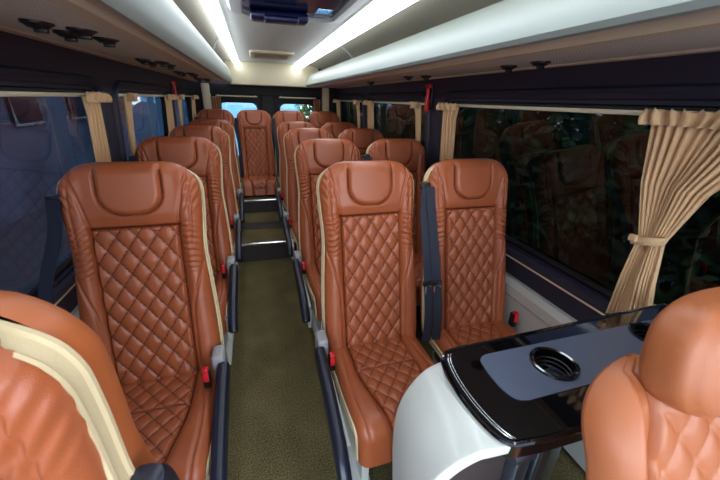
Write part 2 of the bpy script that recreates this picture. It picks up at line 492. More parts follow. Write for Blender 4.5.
# the big tied curtain at the right front
curtain(1, [(0, .79), (.30, .755), (.545, .722), (.75, .735), (1, .745)], [(0, .44), (.30, .585), (.545, .650), (.75, .635), (1, .605)],
        'large beige curtain gathered by a tieback beside the table, right front window', 13,
        [(0, .012), (.3, .016), (.55, .008), (.8, .014), (1, .018)], tie=.545, seed=3, zbot=-.70)
def small(side, y0, y1, label, seed):
    d = .03 * (1 if y1 > y0 else -1)
    curtain(side, [(0, y0), (.3, y0), (1, y0)], [(0, y1), (.12, y1 - d), (1, y1 - d * 1.6)], label, 5, [(0, .010), (1, .011)], seed=seed)
small(1, 2.05, 1.87, 'narrow beige curtain at the rear edge of the large front window on the right', 11)
small(1, 2.38, 2.50, 'narrow beige curtain at the front edge of the middle window on the right', 12)
small(1, 3.64, 3.44, 'narrow beige curtain at the rear edge of the middle window on the right', 13)
small(1, 3.97, 4.12, 'narrow beige curtain at the front edge of the rearmost window on the right', 14)
small(1, 5.10, 4.92, 'narrow beige curtain at the rear edge of the rearmost window on the right', 15)
small(-1, 2.02, 1.85, 'narrow beige curtain at the rear edge of the large front window on the left', 16)
small(-1, 2.38, 2.52, 'narrow beige curtain at the front edge of the middle window on the left', 17)
small(-1, 3.64, 3.42, 'narrow beige curtain at the rear edge of the middle window on the left', 18)
small(-1, 3.94, 4.14, 'narrow beige curtain at the front edge of the rearmost window on the left', 19)
small(-1, 5.02, 4.80, 'narrow beige curtain at the rear edge of the rearmost window on the left', 20)

# rear door rails and curtains
for (x0, x1, lab) in ((-.46, .07, 'left'), (.36, .88, 'right')):
    bm = bmesh.new(); add_box(bm, ((x0 + x1) / 2, YB - .115, H + .006), (x1 - x0, .012, .016), .004)
    for x in (x0 + .03, x1 - .03): add_box(bm, (x, YB - .11, H + .014), (.02, .03, .012), .003)
    tag(obj('curtain_rail', bm_mesh('curtain_rail', bm, M['rail'])), f'thin cream curtain rail over the {lab} rear door window', 'curtain rail')
for (x0, x1, lab) in ((-.52, -.40, 'left'), (.83, .93, 'right')):
    V = []; F = []; nu, nv = 40, 30
    for j in range(nv + 1):
        for i in range(nu + 1):
            t = i / nu; v = j / nv
            V.append((x0 + (x1 - x0) * t, YB - .135 + .012 * math.sin(2 * PI * 4 * t + .4 * math.sin(3 * v)), H - .005 - .72 * v))
    for j in range(nv):
        for i in range(nu): p = j * (nu + 1) + i; F.append((p, p + 1, p + nu + 2, p + nu + 1))
    o = obj('curtain', raw_mesh('curtain', V, F, M['curtain_br'], True, 180)); md = o.modifiers.new('t', 'SOLIDIFY'); md.thickness = .003
    tag(o, f'narrow brown curtain hanging at the outer edge of the {lab} rear door window', 'curtain')

# ------------------------------------------------------------------ overhead racks
def rack(side, lab):
    Y0, Y1 = -.9, 5.0
    root = empty('luggage_rack', (0, 0, 0))
    tag(root, f'pale grey overhead luggage rack with perforated underside along the {lab} wall', 'luggage rack')
    if side > 0:
        lip = [(.735, .165), (.722, .150), (.710, .153), (.704, .166), (.712, .200), (.732, .245), (.762, .285), (.784, .303), (.796, .306), (.802, .300), (.785, .26), (.755, .20)]
        und = [(.735, .165), (.755, .168), (.775, .147), (.81, .141), (1.13, .148), (1.16, .157), (1.16, .177), (.80, .19)]
        trm = [(1.12, .141), (1.155, .141), (1.168, .152), (1.168, .167), (1.12, .162)]
        inn = [(.745, .164), (.768, .138), (.800, .136), (.800, .150), (.775, .152), (.755, .172)]
    else:
        lip = [(-.262, .168), (-.252, .150), (-.240, .149), (-.230, .160), (-.222, .195), (-.220, .23), (-.226, .27), (-.236, .302), (-.246, .308), (-.256, .300), (-.252, .25)]
        und = [(-.262, .168), (-.275, .172), (-.287, .150), (-.31, .142), (-.65, .163), (-.68, .172), (-.68, .194), (-.30, .20)]
        trm = [(-.64, .156), (-.690, .159), (-.702, .168), (-.702, .183), (-.64, .181)]
        inn = [(-.266, .166), (-.280, .140), (-.312, .137), (-.312, .150), (-.287, .154), (-.274, .174)]
    def sweep(nm, prof, m, y0=Y0, y1=Y1, r=None):
        V = []; F = []; n = len(prof)
        for (x, z) in prof: V += [(x, y0, z + H), (x, y1, z + H)]
        for i in range(n): F.append((2 * i, 2 * i + 1, 2 * ((i + 1) % n) + 1, 2 * ((i + 1) % n)))
        F += [tuple(range(0, 2 * n, 2)), tuple(range(1, 2 * n, 2))]
        return obj(nm, raw_mesh(nm, V, F, m, True, 30, True), root)
    sweep('front_panel', lip, M['rack']); sweep('underside_panel', und, M['perf'])
    sweep('edge_trim', trm, M['trim']); sweep('edge_trim', inn, M['trim'])
    # slim uprights from the lip to the ceiling
    for y in ((2.95,) if side > 0 else (3.0,)):
        bm = bmesh.new()
        p0 = (.815, y, H + .295) if side > 0 else (-.245, y, H + .305)
        p1 = (.69, y, H + .395) if side > 0 else (-.20, y, H + .395)
        tube(bm, [p0, ((p0[0] + p1[0]) / 2, y, (p0[2] + p1[2]) / 2 + .01), p1], .008, 8)
        obj('post', bm_mesh('post', bm, M['rack']), root)
    # black reading lights and air nozzles hanging from the underside
    sp = [(-.48, 1.13), (-.475, 1.27), (-.405, 1.17), (-.40, 1.32), (-.485, 2.04), (-.485, 2.20), (-.41, 2.08), (-.41, 2.24), (-.485, 2.92), (-.485, 3.08), (-.41, 2.96), (-.41, 3.12), (-.48, 3.80), (-.48, 3.95), (-.41, 3.84), (-.41, 3.99)] if side < 0 else \
         [(1.0, 1.29), (1.0, 1.12), (.93, 1.25 + .87), (1.0, 2.02), (.96, 2.95), (1.0, 3.08)]
    for (x, y) in sp:
        z = H + .146 + (.012 if side < 0 else 0) * min(1, max(0, (-x - .31) / .3)) - (.002)
        bm = bmesh.new()
        add_cyl(bm, (x, y, z + .006), (x, y, z - .004), .033, .033, 24)
        add_cyl(bm, (x, y, z - .004), (x, y, z - .012), .030, .020, 24)
        r_ = obj('reading_light', bm_mesh('reading_light', bm, M['black']), root)
        bm = bmesh.new(); add_box(bm, (x + .004, y, z - .016), (.030, .012, .012), .004); obj('switch', bm_mesh('switch', bm, M['black']), r_)
rack(1, 'right'); rack(-1, 'left')

# LED strips
def led(prof, label):
    root = empty('led_light_strip', ((prof[0][0] + prof[1][0]) / 2, 2, H + prof[0][1]))
    tag(root, label, 'light strip')
    base = Vector(root.location)
    (xa, za), (xb, zb) = prof
    d = Vector((xb - xa, 0, zb - za)); nrm = Vector((d.z, 0, -d.x)).normalized()
    if nrm.z > 0: nrm = -nrm
    V = []; F = []
    for y in (-1.2, 4.985):
        V += [Vector((xa, y, za + H)) - base, Vector(((xa + xb) / 2, y, (za + zb) / 2 + H)) + nrm * .017 - base, Vector((xb, y, zb + H)) - base, Vector(((xa + xb) / 2, y, (za + zb) / 2 + H)) - nrm * .012 - base]
    for k in range(4): F.append((k, (k + 1) % 4, 4 + (k + 1) % 4, 4 + k))
    F += [(0, 1, 2, 3), (4, 5, 6, 7)]
    obj('diffuser', raw_mesh('diffuser', V, F, M['led'], False, recalc=True), root)
    bm = bmesh.new()
    for (x, z) in prof: add_box(bm, Vector((x, 1.89, z + H + .004)) - base, (.006, 6.18, .006), .001)
    obj('housing', bm_mesh('housing', bm, M['plastic_cream']), root)
led(((.565, .402), (.655, .368)), 'long white LED light strip along the right side of the ceiling')
led(((-.118, .402), (-.178, .374)), 'long white LED light strip along the left side of the ceiling')

# ceiling hatch
root = empty('ceiling_hatch', (.23, 1.60, H + .415)); tag(root, 'ceiling hatch with pale rounded frame and dark blue glass, near the photo top', 'ceiling hatch')
bm = bmesh.new()
lo = rrect(-.31, .29, -.60, .60, .12, 8)
def ring(bm, lpA, za, lpB, zb):
    A = [bm.verts.new((x, y, za)) for x, y in lpA]; B = [bm.verts.new((x, y, zb)) for x, y in lpB]
    for i in range(len(A)): bm.faces.new((A[i], A[(i + 1) % len(A)], B[(i + 1) % len(A)], B[i]))
l1 = rrect(-.295, .275, -.585, .585, .11, 8); l2 = rrect(-.245, .225, -.535, .535, .08, 8); l3 = rrect(-.235, .215, -.525, .525, .08, 8)
ring(bm, lo, .0, l1, -.022); ring(bm, l1, -.022, l2, -.030); ring(bm, l2, -.030, l3, -.004)
bmesh.ops.remove_doubles(bm, verts=bm.verts[:], dist=.0004)
obj('frame', bm_mesh('frame', bm, mat('white_hatch_frame', (226, 230, 228), .4)), root)
bm = bmesh.new(); framed_slab(bm, -.2375, .2175, -.5275, .5275, .115, .195, .32, .48, -.008, .006); obj('hatch_glass', bm_mesh('hatch_glass', bm, M['hatch_glass']), root)
bm = bmesh.new(); add_box(bm, (-.06, .475, -.034), (.29, .10, .045), .018, 3); add_box(bm, (-.055, .44, -.05), (.17, .08, .03), .012, 3)
obj('latch_housing', bm_mesh('latch_housing', bm, mat('deep_navy_plastic', (24, 30, 74), .35)), root)
bm = bmesh.new(); add_box(bm, (.155, .40, -.013), (.085, .16, .004), .0015); obj('clear_lens', bm_mesh('clear_lens', bm, M['hatch_lens']), root)

# ceiling vent
root = empty('ceiling_vent', (.225, 4.05, H + .414)); tag(root, 'cream ceiling vent grille near the rear header panel', 'vent')
bm = bmesh.new()
ring(bm, rrect(-.215, .215, -.30, .30, .05), 0, rrect(-.205, .205, -.29, .29, .05), -.022)
ring(bm, rrect(-.205, .205, -.29, .29, .05), -.022, rrect(-.165, .165, -.16, .16, .02), -.030)
ring(bm, rrect(-.165, .165, -.16, .16, .02), -.030, rrect(-.16, .16, -.155, .155, .02), -.006)
bmesh.ops.remove_doubles(bm, verts=bm.verts[:], dist=.0004)
obj('frame', bm_mesh('frame', bm, M['header']), root)
bm = bmesh.new(); add_box(bm, (0, 0, -.006), (.33, .32, .004)); obj('backing', bm_mesh('backing', bm, M['riser']), root)
for y in (-.09, -.03, .03, .09):
    bm = bmesh.new(); add_box(bm, (0, y, -.018), (.32, .030, .004), .001, rot=Matrix.Rotation(.5, 3, 'X')); obj('slat', bm_mesh('slat', bm, M['header']), root)

# emergency hammers
def hammer(side, y, label):
    x = wx(side, .03) - side * .02
    root = empty('emergency_hammer', (x, y, H + .03)); tag(root, label, 'emergency hammer')
    bm = bmesh.new(); add_box(bm, (side * .008, 0, .0), (.016, .05, .13), .006); obj('bracket', bm_mesh('bracket', bm, M['black']), root)
    bm = bmesh.new(); tube(bm, [(-side * .012, 0, -.085), (-side * .016, 0, -.05), (-side * .016, 0, .0), (-side * .014, 0, .055)], .0135, 10)
    add_box(bm, (-side * .014, 0, -.05), (.026, .034, .08), .008, 3)
    obj('handle', bm_mesh('handle', bm, M['red']), root)
    bm = bmesh.new(); add_box(bm, (-side * .012, 0, .072), (.026, .062, .028), .007, 3); obj('hammer_head', bm_mesh('hammer_head', bm, M['red']), root)
hammer(1, 2.27, 'red emergency hammer on the dark pillar behind the large right window')
hammer(-1, 3.83, 'red emergency hammer on the dark pillar between the two rear left windows')

# ------------------------------------------------------------------ passenger seats
VT = .825; HW0 = .216; QW = .134; QV = .595
def rr_sdf(x, y, hx, hy, r):
    qx = np.abs(x) - hx + r; qy = np.abs(y) - hy + r
    return np.hypot(np.maximum(qx, 0), np.maximum(qy, 0)) + np.minimum(np.maximum(qx, qy), 0) - r
def gau(d, w): return np.exp(-(d / w) ** 2)
def quilt(x, y, px, py, h):
    a = (x / px + y / py) % 1.0; b = (x / px - y / py) % 1.0
    f = np.clip(4 * a * (1 - a), 0, 1) * np.clip(4 * b * (1 - b), 0, 1)
    return h * f ** .38
def waist(v):
    return 1 - .050 * gau(v - .50, .12) + .035 * sst(.38, .12, v) - .02 * sst(.06, -.05, v)
RT = .115
def half_width(v):
    """outline half width at height v (rounded top corners)"""
    w = np.full_like(v, HW0)
    t = v - (VT - RT); k = t > 0
    w[k] = HW0 - RT + np.sqrt(np.maximum(RT ** 2 - t[k] ** 2, 0))
    return w * waist(v)

ANG = math.atan2(.18, .805)
EV = np.array([0, math.sin(ANG), math.cos(ANG)]); EN = np.array([0, -math.cos(ANG), math.sin(ANG)]); EX = np.array([1., 0, 0])
BO = np.array([0, 0, .41])
def bpos(x, v, d):
    return BO + x[..., None] * EX + v[..., None] * EV + d[..., None] * EN

def grid_part(name, P, mask, m, smooth_ang=180, seam=None):
    """P (nr,nc,3); mask (nr-1,nc-1) bool of faces to keep"""
    nr, nc = P.shape[:2]
    idx = -np.ones((nr, nc), int)
    keep = np.zeros((nr, nc), bool)
    keep[:-1, :-1] |= mask; keep[1:, :-1] |= mask; keep[:-1, 1:] |= mask; keep[1:, 1:] |= mask
    idx[keep] = np.arange(keep.sum())
    V = P[keep]
    ii, jj = np.nonzero(mask)
    F = np.stack([idx[ii, jj], idx[ii, jj + 1], idx[ii + 1, jj + 1], idx[ii + 1, jj]], 1)
    me = raw_mesh(name, V.tolist(), F.tolist(), m, True, smooth_ang)
    if seam is not None and len(me.polygons) == len(F):
        me.materials.append(M['thread'])
        me.polygons.foreach_set('material_index', seam[ii, jj].astype(np.int32)); me.update()
    return me
def cells(A): return (A[:-1, :-1] + A[1:, 1:] + A[1:, :-1] + A[:-1, 1:]) / 4
def quilt_lines(x, y, px, py, w):
    a = (x / px + y / py) % 1.0; b = (x / px - y / py) % 1.0
    g = math.hypot(1 / px, 1 / py)
    return (np.minimum(np.minimum(a, 1 - a), np.minimum(b, 1 - b)) / g) < w

def build_back_meshes(nin=96, nout=26):
    va = np.concatenate([np.linspace(-.05, QV, 200), np.linspace(QV, VT - .002, 84)[1:]])
    # finer rows close to the top
    va[-1] = VT
    hw = half_width(va); hw[-1] = max(hw[-1], HW0 - RT)
    qi = np.minimum(QW, hw * .86)
    s_in = np.linspace(-1, 1, nin + 1)
    s_out = np.linspace(0, 1, nout + 1)[1:]
    s_out = 1 - (1 - s_out) ** 1.5
    X = np.concatenate([-(qi[:, None] + (hw - qi)[:, None] * s_out[None, ::-1]), qi[:, None] * s_in[None], qi[:, None] + (hw - qi)[:, None] * s_out[None]], 1)
    Vv = np.repeat(va[:, None], X.shape[1], 1)
    ax = np.abs(X)
    # distance to the outline
    xe = X / waist(Vv)
    hv = (VT + .30) / 2
    e = -rr_sdf(xe, Vv - (VT - hv), HW0, hv, RT)
    e = np.maximum(e, 0)
    r = .050
    d = -np.where(e < r, r - np.sqrt(np.maximum(r * r - (r - e) ** 2, 0)), 0) * .92
    inq = (ax <= QW + 1e-6) & (Vv <= QV + 1e-6)
    fade = sst(0, .010, QW - ax) * sst(0, .010, QV - Vv)
    d += np.where(inq, quilt(X + .0, Vv - .01, .0625, .092, .0125) * fade + .001, 0)
    # side bolsters, rising out of the panel
    bol = sst(QW - .002, QW + .03, ax) * (1 - .75 * sst(.54, .68, Vv))
    d += .021 * bol
    # headrest: swelling and the D-shaped pad
    d += .016 * sst(QV - .005, QV + .05, Vv) * (1 - sst(.0, .19, ax) * .5)
    U = rr_sdf(X, Vv - .90, .098, .262, .078)
    d += .009 * sst(.004, -.02, U)
    d -= .0115 * gau(U, .0045) * sst(VT - .01, VT - .06, Vv)
    # seams
    d -= .012 * gau(ax - QW, .0045) * sst(QV + .02, QV - .01, Vv)
    d -= .012 * gau(Vv - QV, .0045) * sst(QW + .012, QW - .004, ax)
    xs2 = .152 + .055 * sst(.24, .50, Vv) - .004 * gau(Vv - .1, .1)
    d -= .0095 * gau(ax - xs2, .0042) * sst(.50, .44, Vv)
    xs3 = QW + .026 * sst(QV - .02, VT - .06, Vv) + .018 * sst(.70, VT, Vv) 
    d -= .0095 * gau(ax - xs3, .0044) * sst(QV - .03, QV, Vv)
    xs4 = .168 + .012 * np.sin((Vv - .5) * 9)
    d -= .0070 * gau(ax - xs4, .0040) * sst(.50, .56, Vv) * sst(.80, .74, Vv)
    # gathered leather at the shoulder
    wr = sst(.135, .158, ax) * sst(.205, .188, ax) * sst(.40, .46, Vv) * sst(.63, .56, Vv)
    d += .0038 * wr * np.sin(2 * PI * (Vv + .35 * ax + .004 * np.sin(90 * ax + np.sign(X))) / .0215 + 1.3 * np.sin(31 * Vv))
    wr2 = sst(.150, .17, ax) * sst(.60, .68, Vv) * sst(.82, .76, Vv)
    d += .0022 * wr2 * np.sin(2 * PI * (Vv * .6 - ax) / .024)
    P = bpos(X, Vv, d)
    Xc, Vc = cells(X), cells(Vv); axc = np.abs(Xc)
    sm = quilt_lines(Xc, Vc - .01, .0625, .092, .0017) & (axc < QW) & (Vc < QV)
    sm |= (np.abs(axc - QW) < .0018) & (Vc < QV + .003)
    sm |= (np.abs(Vc - QV) < .0018) & (axc < QW + .004)
    sm |= (np.abs(cells(U)) < .0017) & (Vc < VT - .03)
    vc = (va[:-1] + va[1:]) / 2
    mq = np.zeros((len(va) - 1, X.shape[1] - 1), bool)
    mq[vc < QV, nout:nout + nin] = True
    Uc = (U[:-1, :-1] + U[1:, 1:]) / 2
    mh = (Uc < 0) & ~mq
    res = {}
    res['quilted_panel'] = grid_part('quilted_panel', P, mq, M['leather'], seam=sm)
    res['headrest_pad'] = grid_part('headrest_pad', P, mh, M['leather'], seam=sm)
    res['backrest'] = grid_part('backrest', P, ~mq & ~mh, M['leather'], seam=sm)
    # outline loop -> cream band and shell
    L = [(X[i, 0], va[i], d[i, 0]) for i in range(0, len(va), 3)] + [(X[-1, j], va[-1], d[-1, j]) for j in range(0, X.shape[1], 3)] + [(X[i, -1], va[i], d[i, -1]) for i in range(len(va) - 1, -1, -3)]
    L = np.array(L); c = np.array([0, .36])
    n = len(L)
    def loop(scale_out, dd):
        x = L[:, 0]; v = L[:, 1]
        t = np.stack([np.gradient(x), np.gradient(v)], 1); t /= np.maximum(np.linalg.norm(t, axis=1, keepdims=True), 1e-9)
        nn = np.stack([-t[:, 1], t[:, 0]], 1)
        scale_out = scale_out - .012 * sst(VT - .07, VT - .008, v) * (0 if np.ndim(dd) else 1)
        return bpos(x + nn[:, 0] * scale_out, v + nn[:, 1] * scale_out, np.full(n, 0.) + dd)
    def loft(name, loops, m, cap=False):
        V = np.concatenate(loops).tolist(); F = []
        for k in range(len(loops) - 1):
            for i in range(n - 1): F.append((k * n + i, k * n + i + 1, (k + 1) * n + i + 1, (k + 1) * n + i))
        if cap: F.append(tuple(range((len(loops) - 1) * n, len(loops) * n)))
        return raw_mesh(name, V, F, m, True, 50, True)
    d0 = float(L[5, 2])
    res['side_band'] = loft('side_band', [loop(-.001, L[:, 2]), loop(.0045, d0 - .003), loop(.0055, d0 - .008), loop(.002, d0 - .011), loop(.003, d0 - .028), loop(.0075, d0 - .031), loop(.0075, d0 - .037), loop(.001, d0 - .042)], M['welt'])
    d1 = d0 - .040
    shell = []
    for t in np.linspace(0, 1, 14):
        s = math.cos(t * PI / 2 * .97) ** .46; dd = d1 - .105 * math.sin(t * PI / 2) ** .8
        x = L[:, 0] * (s * .985 + .0); v = c[1] + (L[:, 1] - c[1]) * s
        shell.append(bpos(x, v, np.zeros(n) + dd))
    V = np.concatenate(shell).tolist(); F = []
    for k in range(13):
        for i in range(n): F.append((k * n + i, k * n + (i + 1) % n, (k + 1) * n + (i + 1) % n, (k + 1) * n + i))
    F.append(tuple(range(13 * n, 14 * n)))
    res['back_shell'] = raw_mesh('back_shell', V, F, M['leather_shell'], True, 50, True)
    return res

def build_cushion_meshes(nin=88, nout=22):
    S_ = np.linspace(0, .58, 170)
    lt, R = .385, .065
    def path(s):
        y = np.zeros_like(s); z = np.zeros_like(s); ny = np.zeros_like(s); nz = np.zeros_like(s)
        a = np.clip((s - lt) / R, 0, PI / 2 * .93)
        over = np.maximum(s - lt - R * PI / 2 * .93, 0)
        y = -np.minimum(s, lt) - R * np.sin(a) - over * math.cos(PI / 2 * .93)
        z = .405 + .02 * sst(.1, .38, s) - R * (1 - np.cos(a)) - over * math.sin(PI / 2 * .93)
        return y, z, -np.sin(a), np.cos(a)
    y, z, ny, nz = path(S_)
    hw = .213 - .012 * sst(.25, .55, S_)
    qw = np.where(S_ < .165, .130, .130 - .062 * sst(.165, .56, S_))
    s_in = np.linspace(-1, 1, nin + 1); s_out = np.linspace(0, 1, nout + 1)[1:]; s_out = 1 - (1 - s_out) ** 1.5
    X = np.concatenate([-(qw[:, None] + (hw - qw)[:, None] * s_out[None, ::-1]), qw[:, None] * s_in[None], qw[:, None] + (hw - qw)[:, None] * s_out[None]], 1)
    SS = np.repeat(S_[:, None], X.shape[1], 1); ax = np.abs(X)
    e = np.maximum(hw[:, None] - ax, 0); r = .04
    d = -np.where(e < r, r - np.sqrt(np.maximum(r * r - (r - e) ** 2, 0)), 0)
    Q = qw[:, None]
    inq = (ax <= Q + 1e-6) & (SS < .50)
    fade = sst(0, .010, Q - ax) * sst(.50, .49, SS) * (1 - gau(SS - .165, .006))
    d += np.where(inq, quilt(X, SS - .02, .0625, .078, .0095) * fade, 0)
    d += .013 * sst(-.002, .028, ax - Q)
    d -= .0115 * gau(ax - Q, .0044)
    d -= .0090 * gau(SS - .165, .0042) * sst(.0, .004, Q - ax)
    xs = .168 - .010 * np.cos(SS * 11)
    d -= .0085 * gau(ax - xs, .0042) * sst(.03, .10, SS) * sst(.50, .40, SS)
    d += .004 * np.sin(SS * 9) * (1 - ax / .25)
    P = np.stack([X, y[:, None] + d * ny[:, None], z[:, None] + d * nz[:, None]], 2)
    nr, nc = X.shape
    Xc, Sc = cells(X), cells(SS); axc = np.abs(Xc); Qc = cells(np.repeat(Q, nc, 1))
    sm = quilt_lines(Xc, Sc - .02, .0625, .078, .0017) & (axc < Qc) & (Sc < .49)
    sm |= np.abs(axc - Qc) < .0018
    sm |= (np.abs(Sc - .165) < .0018) & (axc < Qc)
    mq = np.zeros((nr - 1, nc - 1), bool); mq[((S_[:-1] + S_[1:]) / 2) < .50, nout:nout + nin] = True
    res = {'quilted_seat_panel': grid_part('quilted_seat_panel', P, mq, M['leather'], seam=sm), 'seat_cushion': grid_part('seat_cushion', P, ~mq, M['leather'], seam=sm)}
    # side band: cream strip under both side edges, then a leather side wall
    V = []; F = []
    def strip(V, F, sgn, offs):
        rows = []
        col = P[:, 0 if sgn < 0 else -1]
        for (ox, dd) in offs:
            q = col.copy(); q[:, 0] += sgn * ox
            q[:, 1] -= dd * ny * .5; q[:, 2] -= dd * np.maximum(nz, .0) + 0
            rows.append(q)
        b = len(V)
        for q in rows: V.extend(q.tolist())
        for k in range(len(rows) - 1):
            for i in range(nr - 1):
                F.append((b + k * nr + i, b + k * nr + i + 1, b + (k + 1) * nr + i + 1, b + (k + 1) * nr + i))
    for sgn, nm in ((-1, 'band_a'), (1, 'band_b')):
        V = []; F = []
        strip(V, F, sgn, ((-.001, 0), (.005, .003), (.006, .008), (.002, .012), (.002, .026), (.006, .030), (.004, .036)))
        res[nm] = raw_mesh('seat_side_band', V, F, M['welt'], True, 50, True)
    bm = bmesh.new()
    add_box(bm, (0, -.205, .30), (.385, .41, .11), .03, 3)
    res['seat_pan'] = bm_mesh('seat_pan', bm, mat('dark_brown_pan', (58, 36, 30), .5))
    return res

MESH = {}
MESH.update(build_back_meshes()); MESH.update(build_cushion_meshes())

def pedestal_mesh(h0, sx):
    """cream pedestal skirts from cushion pan down to the floor; h0 = floor level in seat space"""
    bm = bmesh.new()
    if True:
        V = [(sx * .175, -.40, .26), (sx * .175, .02, .26), (sx * .160, .00, h0 + .015), (sx * .160, -.36, h0 + .015)]
        a = [bm.verts.new(v) for v in V]; b = [bm.verts.new((v[0] - sx * .03, v[1], v[2])) for v in V]
        bm.faces.new(a); bm.faces.new(b)
        for i in range(4): bm.faces.new((a[i], a[(i + 1) % 4], b[(i + 1) % 4], b[i]))
        add_box(bm, (sx * .155, -.18, h0 + .008), (.07, .42, .016), .004)
    return bm_mesh('pedestal', bm, M['plastic_cream'])
def underframe_mesh(h0):
    bm = bmesh.new(); add_box(bm, (0, -.18, (.25 + h0) / 2 + .02), (.26, .26, max(.04, .25 - h0 - .05)), .01)
    return bm_mesh('underframe', bm, M['black'])

def armrest_meshes(s, off):
    """s=+1: arm on +x side"""
    res = {}
    x = s * off
    pts = spline([(x, -.06, .452), (x, -.13, .442), (x, -.25, .420), (x, -.38, .385), (x, -.47, .345), (x, -.51, .305)], 6)
    bm = bmesh.new(); rings = []
    for i, p in enumerate(pts):
        t = (pts[min(i + 1, len(pts) - 1)] - pts[max(i - 1, 0)]).normalized(); up = Vector((1, 0, 0)).cross(t)
        if up.z < 0: up = -up
        k = i / (len(pts) - 1); hh = .042 - .012 * k ** 3; ww = .023
        if i in (0, len(pts) - 1): hh *= .6; ww *= .6
        rg = []
        for a in np.linspace(0, 2 * PI, 16, endpoint=False):
            ca, sa = math.cos(a), math.sin(a)
            rg.append(bm.verts.new(p + Vector((1, 0, 0)) * ww * math.copysign(abs(ca) ** .6, ca) + up * hh * math.copysign(abs(sa) ** .6, sa)))
        rings.append(rg)
    for a, b in zip(rings, rings[1:]):
        for k in range(16): bm.faces.new((a[k], a[(k + 1) % 16], b[(k + 1) % 16], b[k]))
    bm.faces.new(rings[0]); bm.faces.new(rings[-1])
    res['armrest'] = bm_mesh('armrest', bm, M['navy'], True, 50)
    bm = bmesh.new()
    add_box(bm, (s * (off - .016), -.030, .450), (.046, .085, .130), .012, 3)
    add_box(bm, (s * (off - .02), .010, .40), (.045, .09, .11), .010, 2)
    res['hinge_cover'] = bm_mesh('hinge_cover', bm, M['plastic_grey'])
    bm = bmesh.new()   # cream side valance below the arm
    V = [(s * (off - .022), .03, .40), (s * (off - .022), -.44, .36), (s * (off - .022), -.42, .20), (s * (off - .022), .0, .16)]
    a = [bm.verts.new(v) for v in V]; b = [bm.verts.new((v[0] - s * .016, v[1], v[2])) for v in V]
    bm.faces.new(a); bm.faces.new(b)
    for i in range(4): bm.faces.new((a[i], a[(i + 1) % 4], b[(i + 1) % 4], b[i]))
    res['side_valance'] = bm_mesh('side_valance', bm, M['plastic_cream'], False)
    return res

def buckle_meshes(x, y=-.10, z=.452, tilt=0):
    bm = bmesh.new(); add_box(bm, (x, y, z), (.026, .036, .075), .006); b = bm_mesh('buckle', bm, M['black'])
    bm = bmesh.new(); add_box(bm, (x, y - .006, z + .034), (.020, .028, .026), .004); add_box(bm, (x, y - .017, z + .012), (.020, .008, .035), .002)
    return b, bm_mesh('release_button', bm, M['red'])

def belt_meshes(s, double, bx=.264):
    """shoulder belt hanging from a guide on the s side of the backrest"""
    g = bpos(np.array(s * (.222 if double else .205)), np.array(.700), np.array(-.034 if double else -.022)); g = Vector(g)
    bm = bmesh.new(); add_box(bm, g, (.030, .045, .050), .010, 3); add_box(bm, g + Vector((s * .012, -.012, .010)), (.05, .020, .024), .006)
    guide = bm_mesh('belt_guide', bm, M['black'])
    out = [('belt_guide', guide)]
    lines = [[g + Vector((s * .012, -.030, .01)), g + Vector((s * .024, -.055, -.10)), Vector((s * bx, .028, .80)), Vector((s * bx, -.045, .56)), Vector((s * bx, -.05, .40))]]
    if double:
        lines.append([g + Vector((-s * .002, -.034, .01)), g + Vector((-s * .002, -.074, -.10)), Vector((s * .231, .012, .80)), Vector((s * .230, -.062, .58)), Vector((s * .228, -.075, .42))])
    for ln in lines:
        bm = bmesh.new(); ribbon(bm, spline(ln, 6), (1, .25 * s, 0), .040 if double else .044, .003)
        out.append(('belt_strap', bm_mesh('belt_strap', bm, M['belt'], False)))
    if double:
        for ln in lines:
            p = spline(ln, 6)[14] + Vector((0, -.008, -.03))
            bm = bmesh.new(); add_box(bm, p, (.052, .010, .026), .004)
            out.append(('buckle_tongue', bm_mesh('buckle_tongue', bm, M['black'])))
            bm = bmesh.new()
            tube(bm, [p + Vector((sx * .014, -.010, dz)) for sx, dz in ((-1, -.010), (1, -.010), (1, -.056), (-1, -.056))], .0045, 6, True)
            out.append(('tongue_plate', bm_mesh('tongue_plate', bm, M['chrome'])))
    return out

